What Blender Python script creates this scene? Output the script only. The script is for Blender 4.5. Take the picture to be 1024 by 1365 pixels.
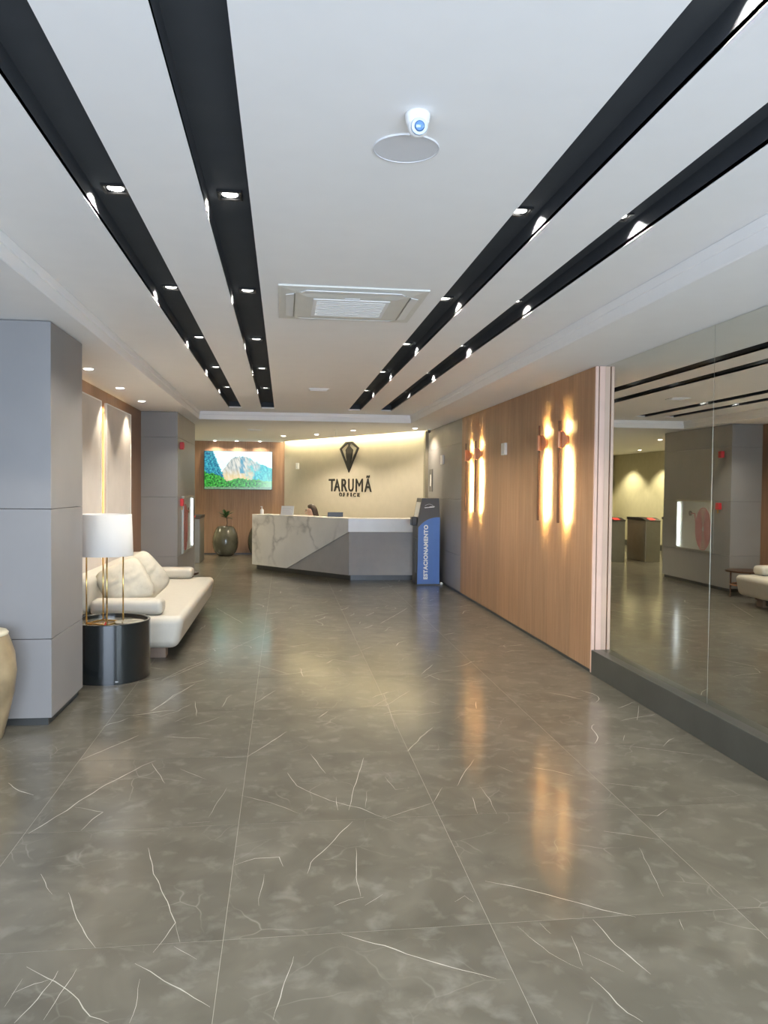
import bpy, bmesh, math, random
from mathutils import Vector, Matrix, noise
random.seed(7)
S = bpy.context.scene
C = bpy.context.scene.collection
for o in list(bpy.data.objects): bpy.data.objects.remove(o)

# ------------------------------------------------------------------ camera, world, exposure
FPX, YAW, PITCH, ROLL, H = 1055.0, .1265, -.0300, .0098, 1.654
fw = Vector((math.sin(YAW)*math.cos(PITCH), math.cos(YAW)*math.cos(PITCH), math.sin(PITCH)))
r0 = Vector((math.cos(YAW), -math.sin(YAW), 0)); u0 = r0.cross(fw)
rt = r0*math.cos(ROLL)+u0*math.sin(ROLL); up = -r0*math.sin(ROLL)+u0*math.cos(ROLL)
cd = bpy.data.cameras.new('camera'); cam = bpy.data.objects.new('camera', cd); C.objects.link(cam)
cd.sensor_fit = 'VERTICAL'; cd.sensor_height = 36; cd.lens = FPX*36/1365; cd.clip_start = .02
M = Matrix((rt, up, -fw)).transposed().to_4x4(); M.translation = (0, 0, H); cam.matrix_world = M
S.camera = cam
def floor_at(u, v, z=0.0):
    d = fw+rt*((u-512)/FPX)-up*((v-682.5)/FPX); t = (z-H)/d.z
    return Vector((d.x*t, d.y*t, z))
S.view_settings.view_transform = 'Standard'; S.view_settings.look = 'None'
S.view_settings.gamma = 1; S.view_settings.use_curve_mapping = False
S.view_settings.exposure = 0.85
SKY = 7.8
W = bpy.data.worlds.new('world'); S.world = W; W.use_nodes = True
bg = W.node_tree.nodes['Background']; bg.inputs[0].default_value = (.68, .81, 1.0, 1); bg.inputs[1].default_value = SKY

# ------------------------------------------------------------------ key dimensions (metres)
ZS, ZT, ZR = 2.765, 2.90, 3.0        # soffit, tray ceiling, top of the ceiling channels
PX = -1.57                           # hall face of the pillars
AX = -2.10                           # alcove wall
RX, MX = 2.76, 2.845                 # right cladding face, mirror face
YF = -3.0                            # glazed entrance behind the camera
LX, YB = -4.7, 24.0                  # lobby behind the second pillar
TX0, TX1, TY1 = -1.39, 2.15, 13.38   # tray
LA, LB = Vector((.03, 19.6, 0)), Vector((2.76, 15.1, 0))   # logo wall ends
portal = bpy.data.lights.new('entrance_daylight', 'AREA'); portal.shape = 'RECTANGLE'; portal.size = 5.3; portal.size_y = 2.7
portal.cycles.is_portal = True
po = bpy.data.objects.new('entrance_daylight', portal); C.objects.link(po); po.location = (.1, YF+.02, 1.38); po.rotation_euler = (math.radians(90), 0, 0)

# ------------------------------------------------------------------ materials
MATS = {}
def nodes(name):
    m = bpy.data.materials.new(name); m.use_nodes = True; nt = m.node_tree; b = nt.nodes['Principled BSDF']
    MATS[name] = m
    return m, nt, b
def N(nt, t, **k):
    n = nt.nodes.new(t)
    for a, v in k.items():
        if hasattr(n, a): setattr(n, a, v)
        else: n.inputs[a.replace('_', ' ')].default_value = v
    return n
def ramp(nt, fac, stops):
    r = nt.nodes.new('ShaderNodeValToRGB'); e = r.color_ramp.elements
    while len(e) < len(stops): e.new(.5)
    for i, (p, c) in enumerate(stops):
        e[i].position = p; e[i].color = (*c, 1) if len(c) == 3 else c
    nt.links.new(fac, r.inputs[0]); return r
def mix(nt, fac, a, b, mode='MIX'):
    m = nt.nodes.new('ShaderNodeMix'); m.data_type = 'RGBA'; m.blend_type = mode
    for k, v in ((0, fac), (6, a), (7, b)):
        if hasattr(v, 'is_linked'): nt.links.new(v, m.inputs[k])
        else: m.inputs[k].default_value = v if k == 0 else (*v, 1)
    return m.outputs[2]
def plain(name, col, rough=.5, metal=0., var=.04, scale=6., bump=0., spec=.5, coat=0.):
    """a painted / moulded surface: base colour with a slight procedural variation"""
    m, nt, b = nodes(name)
    tc = N(nt, 'ShaderNodeTexCoord'); nz = N(nt, 'ShaderNodeTexNoise'); nz.inputs['Scale'].default_value = scale; nz.inputs['Detail'].default_value = 4
    nt.links.new(tc.outputs['Object'], nz.inputs['Vector'])
    r = ramp(nt, nz.outputs['Fac'], [(.3, tuple(max(0, c*(1-var)) for c in col)), (.7, tuple(min(1, c*(1+var)) for c in col))])
    nt.links.new(r.outputs[0], b.inputs['Base Color'])
    b.inputs['Roughness'].default_value = rough; b.inputs['Metallic'].default_value = metal
    b.inputs['Specular IOR Level'].default_value = spec; b.inputs['Coat Weight'].default_value = coat
    if bump:
        bp = N(nt, 'ShaderNodeBump'); bp.inputs['Strength'].default_value = bump; bp.inputs['Distance'].default_value = .01
        nt.links.new(nz.outputs['Fac'], bp.inputs['Height']); nt.links.new(bp.outputs[0], b.inputs['Normal'])
    return m
def emit(name, col, strength):
    m, nt, b = nodes(name); b.inputs['Base Color'].default_value = (*col, 1)
    b.inputs['Emission Color'].default_value = (*col, 1); b.inputs['Emission Strength'].default_value = strength
    return m
def wood(name, dark, light, rough=.45):
    m, nt, b = nodes(name)
    tc = N(nt, 'ShaderNodeTexCoord'); oi = N(nt, 'ShaderNodeObjectInfo')
    mp = N(nt, 'ShaderNodeMapping'); mp.inputs['Scale'].default_value = (34, 34, .9)
    ad = N(nt, 'ShaderNodeVectorMath'); ad.operation = 'ADD'
    cm = N(nt, 'ShaderNodeCombineXYZ'); ml = N(nt, 'ShaderNodeMath'); ml.operation = 'MULTIPLY'; ml.inputs[1].default_value = 37
    nt.links.new(oi.outputs['Random'], ml.inputs[0])
    for i in range(3): nt.links.new(ml.outputs[0], cm.inputs[i])
    nt.links.new(tc.outputs['Object'], ad.inputs[0]); nt.links.new(cm.outputs[0], ad.inputs[1]); nt.links.new(ad.outputs[0], mp.inputs['Vector'])
    nz = N(nt, 'ShaderNodeTexNoise'); nz.inputs['Scale'].default_value = 1.6; nz.inputs['Detail'].default_value = 5; nz.inputs['Distortion'].default_value = .6
    nt.links.new(mp.outputs[0], nz.inputs['Vector'])
    r = ramp(nt, nz.outputs['Fac'], [(.28, dark), (.5, tuple((a+c)/2 for a, c in zip(dark, light))), (.74, light)])
    r2 = ramp(nt, oi.outputs['Random'], [(0, (.88, .88, .88)), (1, (1.08, 1.06, 1.04))])
    col = mix(nt, 1.0, r.outputs[0], r2.outputs[0], 'MULTIPLY')
    nt.links.new(col, b.inputs['Base Color']); b.inputs['Roughness'].default_value = rough
    bp = N(nt, 'ShaderNodeBump'); bp.inputs['Strength'].default_value = .08; bp.inputs['Distance'].default_value = .004
    nt.links.new(nz.outputs['Fac'], bp.inputs['Height']); nt.links.new(bp.outputs[0], b.inputs['Normal'])
    return m
def stone_floor(name):
    m, nt, b = nodes(name)
    tc = N(nt, 'ShaderNodeTexCoord'); oi = N(nt, 'ShaderNodeObjectInfo')
    cm = N(nt, 'ShaderNodeCombineXYZ'); ml = N(nt, 'ShaderNodeMath'); ml.operation = 'MULTIPLY'; ml.inputs[1].default_value = 53
    nt.links.new(oi.outputs['Random'], ml.inputs[0]); nt.links.new(ml.outputs[0], cm.inputs[0]); nt.links.new(ml.outputs[0], cm.inputs[2])
    ad = N(nt, 'ShaderNodeVectorMath'); ad.operation = 'ADD'
    nt.links.new(tc.outputs['Object'], ad.inputs[0]); nt.links.new(cm.outputs[0], ad.inputs[1])
    n1 = N(nt, 'ShaderNodeTexNoise'); n1.inputs['Scale'].default_value = 3.2; n1.inputs['Detail'].default_value = 3; n1.inputs['Distortion'].default_value = .8
    nt.links.new(ad.outputs[0], n1.inputs['Vector'])
    base = ramp(nt, n1.outputs['Fac'], [(.25, (.086, .080, .061)), (.5, (.112, .105, .082)), (.72, (.145, .136, .108))])
    # fine broken pale veins: edges of a warped cell pattern, kept only in patches
    wn = N(nt, 'ShaderNodeTexNoise'); wn.inputs['Scale'].default_value = 2.2; wn.inputs['Detail'].default_value = 3
    nt.links.new(ad.outputs[0], wn.inputs['Vector'])
    wm = N(nt, 'ShaderNodeVectorMath'); wm.operation = 'MULTIPLY_ADD'; wm.inputs[1].default_value = (.28, .28, .28)
    nt.links.new(wn.outputs['Color'], wm.inputs[0]); nt.links.new(ad.outputs[0], wm.inputs[2])
    vo = N(nt, 'ShaderNodeTexVoronoi'); vo.feature = 'DISTANCE_TO_EDGE'; vo.inputs['Scale'].default_value = 3.4
    nt.links.new(wm.outputs[0], vo.inputs['Vector'])
    vr = ramp(nt, vo.outputs['Distance'], [(0, (.8, .8, .8)), (.006, (.3, .3, .3)), (.016, (0, 0, 0))])
    mk = N(nt, 'ShaderNodeTexNoise'); mk.inputs['Scale'].default_value = 2.6; mk.inputs['Detail'].default_value = 3
    nt.links.new(ad.outputs[0], mk.inputs['Vector'])
    mr = ramp(nt, mk.outputs['Fac'], [(.52, (0, 0, 0)), (.72, (.55, .55, .55))])
    vf = mix(nt, 1.0, vr.outputs[0], mr.outputs[0], 'MULTIPLY')
    # soft pale smudges
    sm = N(nt, 'ShaderNodeTexNoise'); sm.inputs['Scale'].default_value = 10; sm.inputs['Detail'].default_value = 4; sm.inputs['Distortion'].default_value = .35
    nt.links.new(ad.outputs[0], sm.inputs['Vector'])
    sr = ramp(nt, sm.outputs['Fac'], [(.54, (0, 0, 0)), (.78, (.36, .36, .36))])
    c1 = mix(nt, sr.outputs[0], base.outputs[0], (.3, .29, .26))
    c2 = mix(nt, vf, c1, (.42, .41, .37))
    nt.links.new(c2, b.inputs['Base Color'])
    rr = ramp(nt, n1.outputs['Fac'], [(.3, (.13, .13, .13)), (.7, (.17, .17, .17))])
    nt.links.new(rr.outputs[0], b.inputs['Roughness']); b.inputs['Specular IOR Level'].default_value = 1.0
    # honed polish: a clear lobe plus a softer haze lobe
    b2 = nt.nodes.new('ShaderNodeBsdfPrincipled'); nt.links.new(c2, b2.inputs['Base Color']); b2.inputs['Roughness'].default_value = .285; b2.inputs['Specular IOR Level'].default_value = 1.0
    ms = nt.nodes.new('ShaderNodeMixShader'); ms.inputs[0].default_value = .36; nt.links.new(b.outputs[0], ms.inputs[1]); nt.links.new(b2.outputs[0], ms.inputs[2])
    nt.links.new(ms.outputs[0], nt.nodes['Material Output'].inputs['Surface'])
    return m
def marble(name):
    m, nt, b = nodes(name)
    tc = N(nt, 'ShaderNodeTexCoord')
    wn = N(nt, 'ShaderNodeTexNoise'); wn.inputs['Scale'].default_value = 1.7; wn.inputs['Detail'].default_value = 5
    nt.links.new(tc.outputs['Object'], wn.inputs['Vector'])
    wm = N(nt, 'ShaderNodeVectorMath'); wm.operation = 'MULTIPLY_ADD'; wm.inputs[1].default_value = (.9, .9, .9)
    nt.links.new(wn.outputs['Color'], wm.inputs[0]); nt.links.new(tc.outputs['Object'], wm.inputs[2])
    vo = N(nt, 'ShaderNodeTexVoronoi'); vo.feature = 'DISTANCE_TO_EDGE'; vo.inputs['Scale'].default_value = .9
    nt.links.new(wm.outputs[0], vo.inputs['Vector'])
    vr = ramp(nt, vo.outputs['Distance'], [(0, (.85, .85, .85)), (.015, (.5, .5, .5)), (.06, (0, 0, 0))])
    mk = N(nt, 'ShaderNodeTexNoise'); mk.inputs['Scale'].default_value = 1.5
    nt.links.new(tc.outputs['Object'], mk.inputs['Vector'])
    mr = ramp(nt, mk.outputs['Fac'], [(.36, (0, 0, 0)), (.55, (.85, .85, .85))])
    vf = mix(nt, 1.0, vr.outputs[0], mr.outputs[0], 'MULTIPLY')
    cl = ramp(nt, wn.outputs['Fac'], [(.3, (.72, .7, .65)), (.7, (.84, .82, .77))])
    nt.links.new(mix(nt, vf, cl.outputs[0], (.36, .35, .33)), b.inputs['Base Color']); b.inputs['Roughness'].default_value = .22
    return m
def glassy(name, col, alpha):
    m, nt, b = nodes(name); b.inputs['Base Color'].default_value = (*col, 1); b.inputs['Roughness'].default_value = .04
    b.inputs['Alpha'].default_value = alpha; b.inputs['Specular IOR Level'].default_value = .8
    return m
stone_floor('floor_stone'); marble('marble')
plain('grout', (.30, .29, .25), .6); plain('vein', (.42, .41, .365), .3, var=.15, scale=9)
plain('ceiling_white', (.90, .89, .88), .85, var=.01); plain('channel_black', (.06, .066, .074), .85, spec=.2)
plain('cornice_white', (.88, .87, .86), .7, var=.01)
plain('grey_panel', (.25, .245, .245), .45, var=.03, scale=3); plain('grey_back', (.08, .08, .08), .8)
plain('dark_base', (.05, .052, .05), .35); plain('curb_stone', (.06, .062, .054), .3, var=.12, scale=5)
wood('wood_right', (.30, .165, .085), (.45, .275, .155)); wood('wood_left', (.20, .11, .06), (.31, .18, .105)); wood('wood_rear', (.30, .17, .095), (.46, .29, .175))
plain('trim_pink', (.74, .53, .43), .5); plain('panel_cream', (.62, .58, .55), .6, var=.06, scale=2.5)
plain('beige_wall', (.46, .42, .33), .75, var=.03); plain('lobby_wall', (.62, .58, .42), .75)
plain('mirror', (.76, .77, .71), .012, 1., var=.005)
plain('steel', (.36, .35, .31), .32, .85, var=.05); plain('chrome', (.75, .75, .75), .15, 1.); plain('black_plastic', (.012, .012, .013), .35)
plain('black_lacquer', (.010, .013, .014), .22, coat=.5); plain('brass', (.80, .55, .20), .2, 1.); plain('copper', (.52, .24, .13), .3, .8); plain('bronze', (.13, .07, .04), .35, .7)
plain('leather', (.52, .495, .43), .42, var=.03, scale=14, bump=.05); plain('cushion', (.52, .485, .395), .6, var=.04, scale=20, bump=.08)
plain('shade_white', (.56, .56, .55), .8, var=.01); plain('white_plastic', (.80, .80, .79), .35, var=.01); plain('off_white', (.74, .73, .68), .5, var=.02)
plain('plate_grey', (.70, .70, .72), .7, var=.02); plain('lens_blue', (.12, .25, .5), .1, coat=.6); plain('lens_ring', (.42, .52, .7), .3)
plain('sign_black', (.018, .016, .014), .45); plain('desk_grey', (.37, .36, .35), .5); plain('kiosk_grey', (.11, .105, .10), .45); plain('kiosk_blue', (.10, .21, .55), .4)
plain('print_white', (.88, .88, .88), .5, var=.005); plain('pot_glaze', (.075, .075, .055), .18, var=.3, scale=4, coat=.4); plain('leaf', (.05, .12, .035), .4, var=.3, scale=20); plain('soil', (.05, .035, .02), .9, var=.3, scale=30)
plain('urn_glaze', (.30, .235, .14), .4, var=.4, scale=5, bump=.05); plain('urn_rim', (.62, .57, .43), .45)
plain('red_paint', (.62, .03, .035), .4); plain('hose_red', (.55, .07, .06), .6); plain('cab_inside', (.62, .60, .52), .6); plain('wood_foot', (.30, .21, .15), .5)
plain('skin', (.55, .36, .27), .5); plain('hair', (.045, .028, .018), .5, var=.25, scale=30); plain('blouse', (.55, .50, .45), .7); plain('trousers', (.03, .03, .035), .8)
plain('corner_brown', (.20, .18, .13), .6); plain('amber', (.5, .3, .08), .25); glassy('glass', (.75, .8, .78), .18); plain('tray_top', (.45, .44, .38), .08, .6)
emit('led_white', (1, .96, .88), 9); emit('led_warm', (1, .80, .36), 430); emit('led_cove', (1, .87, .56), 75); emit('led_panel', (1, .72, .34), 14); emit('down_white', (1, .95, .86), 9); emit('red_glow', (1, .05, .04), .5); emit('cab_reflection', (.85, .92, 1), 3)  # the last glow is no lamp: it imitates a reflection on cabinet glass

# ------------------------------------------------------------------ mesh helpers
class MB:
    def __init__(s): s.v = []; s.f = []
    def add(s, vs, fs):
        n = len(s.v); s.v += [tuple(v) for v in vs]; s.f += [tuple(i+n for i in f) for f in fs]; return s
    def box(s, x0, x1, y0, y1, z0, z1):
        return s.add([(x0, y0, z0), (x1, y0, z0), (x1, y1, z0), (x0, y1, z0), (x0, y0, z1), (x1, y0, z1), (x1, y1, z1), (x0, y1, z1)],
                     [(0, 3, 2, 1), (4, 5, 6, 7), (0, 1, 5, 4), (1, 2, 6, 5), (2, 3, 7, 6), (3, 0, 4, 7)])
    def prism(s, poly, a, b, axis='z'):
        """poly: 2-D outline; axis z: (x,y), axis y: (x,z), axis x: (y,z); extruded from a to b"""
        f = {'z': lambda p, t: (p[0], p[1], t), 'y': lambda p, t: (p[0], t, p[1]), 'x': lambda p, t: (t, p[0], p[1])}[axis]
        n = len(poly); vs = [f(p, a) for p in poly]+[f(p, b) for p in poly]
        return s.add(vs, [tuple(range(n-1, -1, -1)), tuple(range(n, 2*n))]+[(i, (i+1) % n, n+(i+1) % n, n+i) for i in range(n)])
    def lathe(s, prof, seg=32, c=(0, 0, 0), cap=True):
        vs = []; fs = []; k = len(prof)
        for j in range(seg):
            a = 2*math.pi*j/seg
            for r, z in prof: vs.append((c[0]+r*math.cos(a), c[1]+r*math.sin(a), c[2]+z))
        for j in range(seg):
            q = (j+1) % seg
            for i in range(k-1): fs.append((j*k+i, q*k+i, q*k+i+1, j*k+i+1))
        if cap:
            fs.append(tuple(j*k for j in range(seg-1, -1, -1))); fs.append(tuple(j*k+k-1 for j in range(seg)))
        return s.add(vs, fs)
    def tube(s, pts, r, seg=10, closed=False):
        pts = [Vector(p) for p in pts]; n = len(pts); vs = []; fs = []
        rs = r if isinstance(r, (list, tuple)) else [r]*n
        for i, p in enumerate(pts):
            a = pts[(i-1) % n] if (i or closed) else p; b = pts[(i+1) % n] if (i < n-1 or closed) else p
            t = (b-a).normalized(); h = Vector((0, 0, 1)) if abs(t.z) < .9 else Vector((1, 0, 0))
            x = t.cross(h).normalized(); y = t.cross(x)
            for j in range(seg):
                w = 2*math.pi*j/seg; vs.append(p+x*(rs[i]*math.cos(w))+y*(rs[i]*math.sin(w)))
        for i in range(n if closed else n-1):
            q = (i+1) % n
            for j in range(seg): fs.append((i*seg+j, i*seg+(j+1) % seg, q*seg+(j+1) % seg, q*seg+j))
        if not closed: fs += [tuple(range(seg-1, -1, -1)), tuple((n-1)*seg+j for j in range(seg))]
        return s.add(vs, fs)
    def xf(s, m): s.v = [tuple(m @ Vector(v)) for v in s.v]; return s
    def build(s, name, mat, parent=None, smooth=False, bevel=0, seg=2, sub=0, recalc=True):
        me = bpy.data.meshes.new(name); me.from_pydata(s.v, [], s.f)
        if recalc:
            bm = bmesh.new(); bm.from_mesh(me); bmesh.ops.recalc_face_normals(bm, faces=bm.faces); bm.to_mesh(me); bm.free()
        me.materials.append(MATS[mat])
        return place(name, me, parent, smooth, bevel, seg, sub)
def place(name, me, parent=None, smooth=False, bevel=0, seg=2, sub=0):
    o = bpy.data.objects.new(name, me); C.objects.link(o)
    if parent: o.parent = parent
    if smooth: me.shade_smooth()
    if bevel:
        b = o.modifiers.new('bevel', 'BEVEL'); b.width = bevel; b.segments = seg; b.limit_method = 'ANGLE'; b.angle_limit = math.radians(40)
        if smooth: 
            w = o.modifiers.new('wn', 'WEIGHTED_NORMAL'); w.keep_sharp = False
    if sub:
        d = o.modifiers.new('sub', 'SUBSURF'); d.levels = sub; d.render_levels = sub
    return o
def tag(o, label, cat, group=None):
    o['label'] = label; o['category'] = cat
    if group: o['group'] = group
    return o
def thing(name, label, cat, loc=(0, 0, 0), rz=0, group=None):
    o = bpy.data.objects.new(name, None); C.objects.link(o); o.location = loc; o.rotation_euler = (0, 0, rz); o.empty_display_size = .1
    return tag(o, label, cat, group)
def struct(o, label=None):
    o['kind'] = 'structure'
    if label: o['label'] = label
    return o
def inst(name, me, loc, parent, rot=None):
    o = bpy.data.objects.new(name, me); C.objects.link(o); o.location = loc; o.parent = parent
    if rot: o.rotation_euler = rot
    return o
def copy_tree(root, loc, label=None, group=None, rz=None):
    r = root.copy(); C.objects.link(r); r.location = loc
    if rz is not None: r.rotation_euler = (0, 0, rz)
    if label: r['label'] = label
    if group: r['group'] = group
    for ch in list(root.children):
        c = ch.copy(); C.objects.link(c); c.parent = r
        for g in list(ch.children):
            d = g.copy(); C.objects.link(d); d.parent = c
    return r
def text_mesh(txt, bold=0.0, depth=.01):
    cu = bpy.data.curves.new('t', 'FONT'); cu.body = txt; cu.offset = bold; cu.extrude = depth/2; cu.size = 1; cu.resolution_u = 4; cu.space_character = 1.12
    o = bpy.data.objects.new('t', cu); C.objects.link(o)
    bpy.context.view_layer.update()
    me = bpy.data.meshes.new_from_object(o.evaluated_get(bpy.context.evaluated_depsgraph_get()))
    bpy.data.objects.remove(o); bpy.data.curves.remove(cu)
    return me
def fit_text(name, txt, mat, parent, x0, x1, y0, y1, to3, bold=0.0):
    """glyphs squeezed into the box x0..x1, y0..y1; to3 maps (x, y, depth) to the parent's space"""
    me = text_mesh(txt, bold, .012); xs = [v.co.x for v in me.vertices]; ys = [v.co.y for v in me.vertices]
    a, b, c, d = min(xs), max(xs), min(ys), max(ys)
    for v in me.vertices: v.co = Vector(to3(x0+(v.co.x-a)/(b-a)*(x1-x0), y0+(v.co.y-c)/(d-c)*(y1-y0), v.co.z))
    me.materials.clear(); me.materials.append(MATS[mat])
    return place(name, me, parent)

# ------------------------------------------------------------------ floor
fl = struct(MB().box(LX-.2, 3.1, YF, YB+.2, -.12, -.0008).build('floor', 'grout'))
tile = MB().box(-.4990, .4990, -.4990, .4990, -.0006, 0); tl = tile.build('tile', 'floor_stone', fl, bevel=.0003, seg=1)
X0, Y0 = -.209, 2.89
first = True
for i in range(-6, 4):
    for j in range(-6, 22):
        cx, cy = X0+i+.5, Y0+j+.5
        if cx > 3.4 or cy < YF-.4 or cy > YB+.5: continue
        if cy < 5.3 and cx < -3: continue
        if 5.3 < cy < 14 and cx < -2.6: continue
        if cx > .6 and cy > 19.5 or cx > -1.9 and cy > 20.4: continue
        if first: tl.location = (cx, cy, 0); first = False; continue
        o = tl.copy(); C.objects.link(o); o.location = (cx, cy, 0)
# traced pale veins, flush with the stone
VL, VR = [], []
def vein5(w, *p): VL.append((w, [(x/2, 880+y/2) for x, y in p]))
def vein6(w, *p): VL.append((w, [(512+x/2, 880+y/2) for x, y in p]))
vein5(3, (75, 462), (140, 425), (200, 385), (260, 345), (380, 282), (415, 268)); vein5(2.5, (210, 268), (290, 235), (370, 200)); vein5(4, (20, 328), (50, 348), (90, 360))
vein5(2, (110, 570), (125, 605), (140, 625)); vein5(2, (180, 620), (205, 690), (225, 725), (255, 768)); vein5(2, (395, 500), (410, 570), (435, 620), (455, 670), (468, 700), (440, 740), (408, 780))
vein5(1.3, (468, 700), (480, 752)); vein5(2, (462, 765), (525, 798)); vein5(2.4, (358, 810), (440, 855), (560, 925)); vein5(2.2, (40, 968), (100, 905), (155, 828)); vein5(1.8, (115, 960), (160, 890), (205, 822))
vein5(1.4, (10, 925), (60, 850)); vein5(2.4, (70, 818), (150, 855), (210, 905), (240, 950), (290, 968)); vein5(2, (30, 890), (90, 862), (135, 850)); vein5(1.4, (372, 850), (370, 900), (345, 968))
vein5(1.6, (780, 790), (760, 860), (728, 960)); vein5(2.4, (910, 730), (1024, 762), (1084, 785), (1174, 810), (1324, 850)); vein5(2.6, (625, 548), (680, 530), (745, 525), (755, 550)); vein5(1.3, (640, 360), (720, 380), (800, 410))
vein5(2.2, (820, 570), (830, 540), (900, 470), (940, 430)); vein5(2, (930, 400), (945, 340), (970, 260)); vein5(1.8, (900, 400), (897, 365)); vein5(1, (975, 395), (978, 350)); vein5(2, (768, 300), (790, 335), (830, 352), (880, 375), (960, 395), (1024, 420))
vein5(2, (830, 250), (850, 280), (868, 302)); vein5(2.5, (660, 258), (720, 220), (765, 190)); vein5(1.2, (705, 570), (695, 620), (690, 655)); vein5(1.5, (950, 500), (950, 580), (962, 630)); vein5(2, (890, 655), (930, 640), (970, 632)); vein5(2, (975, 655), (1020, 625))
vein5(1.1, (555, 420), (605, 340)); vein5(1.8, (215, 455), (245, 425), (275, 405), (200, 392)); vein5(2, (465, 165), (505, 148)); vein5(2, (520, 110), (525, 150)); vein5(1.2, (480, 290), (550, 318)); vein5(1.4, (500, 435), (565, 430)); vein5(1.8, (400, 138), (460, 100), (520, 62)); vein5(2.2, (430, 55), (480, 35), (560, 0))
vein5(2, (850, 155), (875, 135)); vein5(2, (680, 115), (735, 80)); vein5(2, (405, 275), (440, 328))
vein6(2.4, (270, 590), (350, 605), (440, 625), (510, 645), (580, 665), (672, 685)); vein6(2.3, (555, 692), (620, 760), (712, 838)); vein6(1.5, (500, 735), (530, 815)); vein6(1.5, (415, 700), (445, 730)); vein6(3, (550, 845), (600, 890), (650, 940), (690, 965)); vein6(1.2, (530, 780), (640, 832)); vein6(1, (355, 710), (440, 780), (530, 825))
vein6(2, (62, 243), (95, 210), (130, 180)); vein6(2, (195, 335), (215, 300), (240, 265)); vein6(2, (235, 365), (250, 410)); vein6(1.2, (255, 335), (280, 370), (300, 410)); vein6(1.5, (300, 280), (345, 300)); vein6(1.5, (130, 380), (155, 340)); vein6(1.2, (0, 422), (50, 405), (130, 380)); vein6(1.5, (190, 645), (215, 628), (238, 645))
vein6(2, (395, 285), (450, 295), (510, 310)); vein6(1.5, (640, 228), (720, 237), (820, 250), (860, 255)); vein6(2, (680, 120), (675, 160)); vein6(2.6, (640, 200), (638, 215)); vein6(1.5, (585, 455), (650, 465), (740, 480)); vein6(2, (670, 410), (730, 415), (755, 398)); vein6(1, (680, 500), (745, 630)); vein6(1.2, (570, 325), (700, 340)); vein6(1.2, (0, 310), (30, 345), (70, 340)); vein6(1.5, (785, 690), (800, 720))
def vein8(w, *p): VL.append((w, [(80+x/1.921, 800+y/1.921) for x, y in p]))
vein8(2.2, (260, 205), (320, 175), (385, 150)); vein8(2, (235, 285), (290, 245), (345, 215)); vein8(2, (770, 272), (835, 270), (895, 232)); vein8(2.4, (890, 388), (925, 350), (955, 325)); vein8(3, (925, 190), (955, 165)); vein8(2.5, (820, 60), (860, 38), (890, 20))
vein8(2, (690, 150), (760, 162)); vein8(2, (770, 130), (800, 118)); vein8(2, (660, 302), (683, 287)); vein8(1.5, (500, 165), (590, 190)); vein8(1.5, (530, 110), (590, 116)); vein8(1.5, (430, 130), (500, 98), (560, 70)); vein8(2, (400, 20), (470, 60)); vein8(2, (600, 60), (720, 68)); vein8(1.6, (830, 240), (860, 330)); vein8(1.6, (935, 255), (975, 268))
vm = MB()
for w, pts in VL:
    P = [floor_at(*p, .0) for p in pts]; Q = []
    for a, b in zip(P, P[1:]):
        n = max(2, int((b-a).length/.035))
        for k in range(n):
            p = a.lerp(b, k/n); t = (b-a).normalized(); s = Vector((-t.y, t.x, 0))
            Q.append(p+s*(.008*noise.noise(p*9)))
    Q.append(P[-1])
    vs = []; fs = []
    for k, p in enumerate(Q):
        a = Q[max(0, k-1)]; b = Q[min(len(Q)-1, k+1)]; t = (b-a).normalized(); s = Vector((-t.y, t.x, 0))
        e = min(1, .25+min(k, len(Q)-1-k)*.3); hw = .00105*w*e*(.55+.8*abs(noise.noise(p*23)))
        vs += [p+s*hw+Vector((0, 0, .0004)), p-s*hw+Vector((0, 0, .0004))]
        if k: fs.append((2*k-2, 2*k-1, 2*k+1, 2*k))
    vm.add(vs, fs)
rv = random.Random(11)
for k in range(110):      # finer veins scattered over the rest of the hall floor
    p = Vector((rv.uniform(-1.4, 2.6), rv.uniform(4.6, 14.5), .0004)); a = rv.gauss(.75, .5); n = rv.randint(3, 7); hw = rv.uniform(.0012, .003); vs = []; fs = []
    for q in range(n+1):
        t = Vector((math.cos(a), math.sin(a), 0)); sd_ = Vector((-t.y, t.x, 0)); e = .2 if q in (0, n) else rv.uniform(.6, 1.2)
        vs += [p+sd_*hw*e, p-sd_*hw*e]
        if q: fs.append((2*q-2, 2*q-1, 2*q+1, 2*q))
        a += rv.gauss(0, .25); p = p+t*rv.uniform(.03, .09)
    vm.add(vs, fs)
vo = vm.build('stone_vein', 'vein', fl); vo['kind'] = 'stuff'

# ------------------------------------------------------------------ ceiling: tray with four black channels, cornice, lower soffit
SL = [(-.862, -.662), (-.353, -.152), (1.022, 1.217), (1.530, 1.716)]; SY = 12.73
ce = MB()
xs = [TX0-.25]+[v for p in SL for v in p]+[TX1+.3]
for a, b in zip(xs[::2], xs[1::2]): ce.box(a, b, YF, SY, ZT, ZT+.02)
ce.box(TX0-.25, TX1+.3, SY, TY1+.2, ZT, ZT+.02)
ceil = struct(ce.build('ceiling', 'ceiling_white'))
for a, b in SL:
    m = MB().box(a, b, YF, SY, ZR, ZR+.015); m.box(a-.012, a-.0005, YF, SY+.012, ZT+.0205, ZR+.015); m.box(b+.0005, b+.012, YF, SY+.012, ZT+.0205, ZR+.015); m.box(a, b, SY+.0005, SY+.012, ZT+.0205, ZR+.015)
    m.box(a-.004, a, YF, SY, ZT+.002, ZR); m.box(b, b+.004, YF, SY, ZT+.002, ZR)
    m.build('light_channel', 'channel_black', ceil)
so = MB()
so.box(LX-.1, TX0, YF, TY1, ZS, ZS+.1); so.box(TX1, 3.0, YF, TY1, ZS, ZS+.1)
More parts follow.
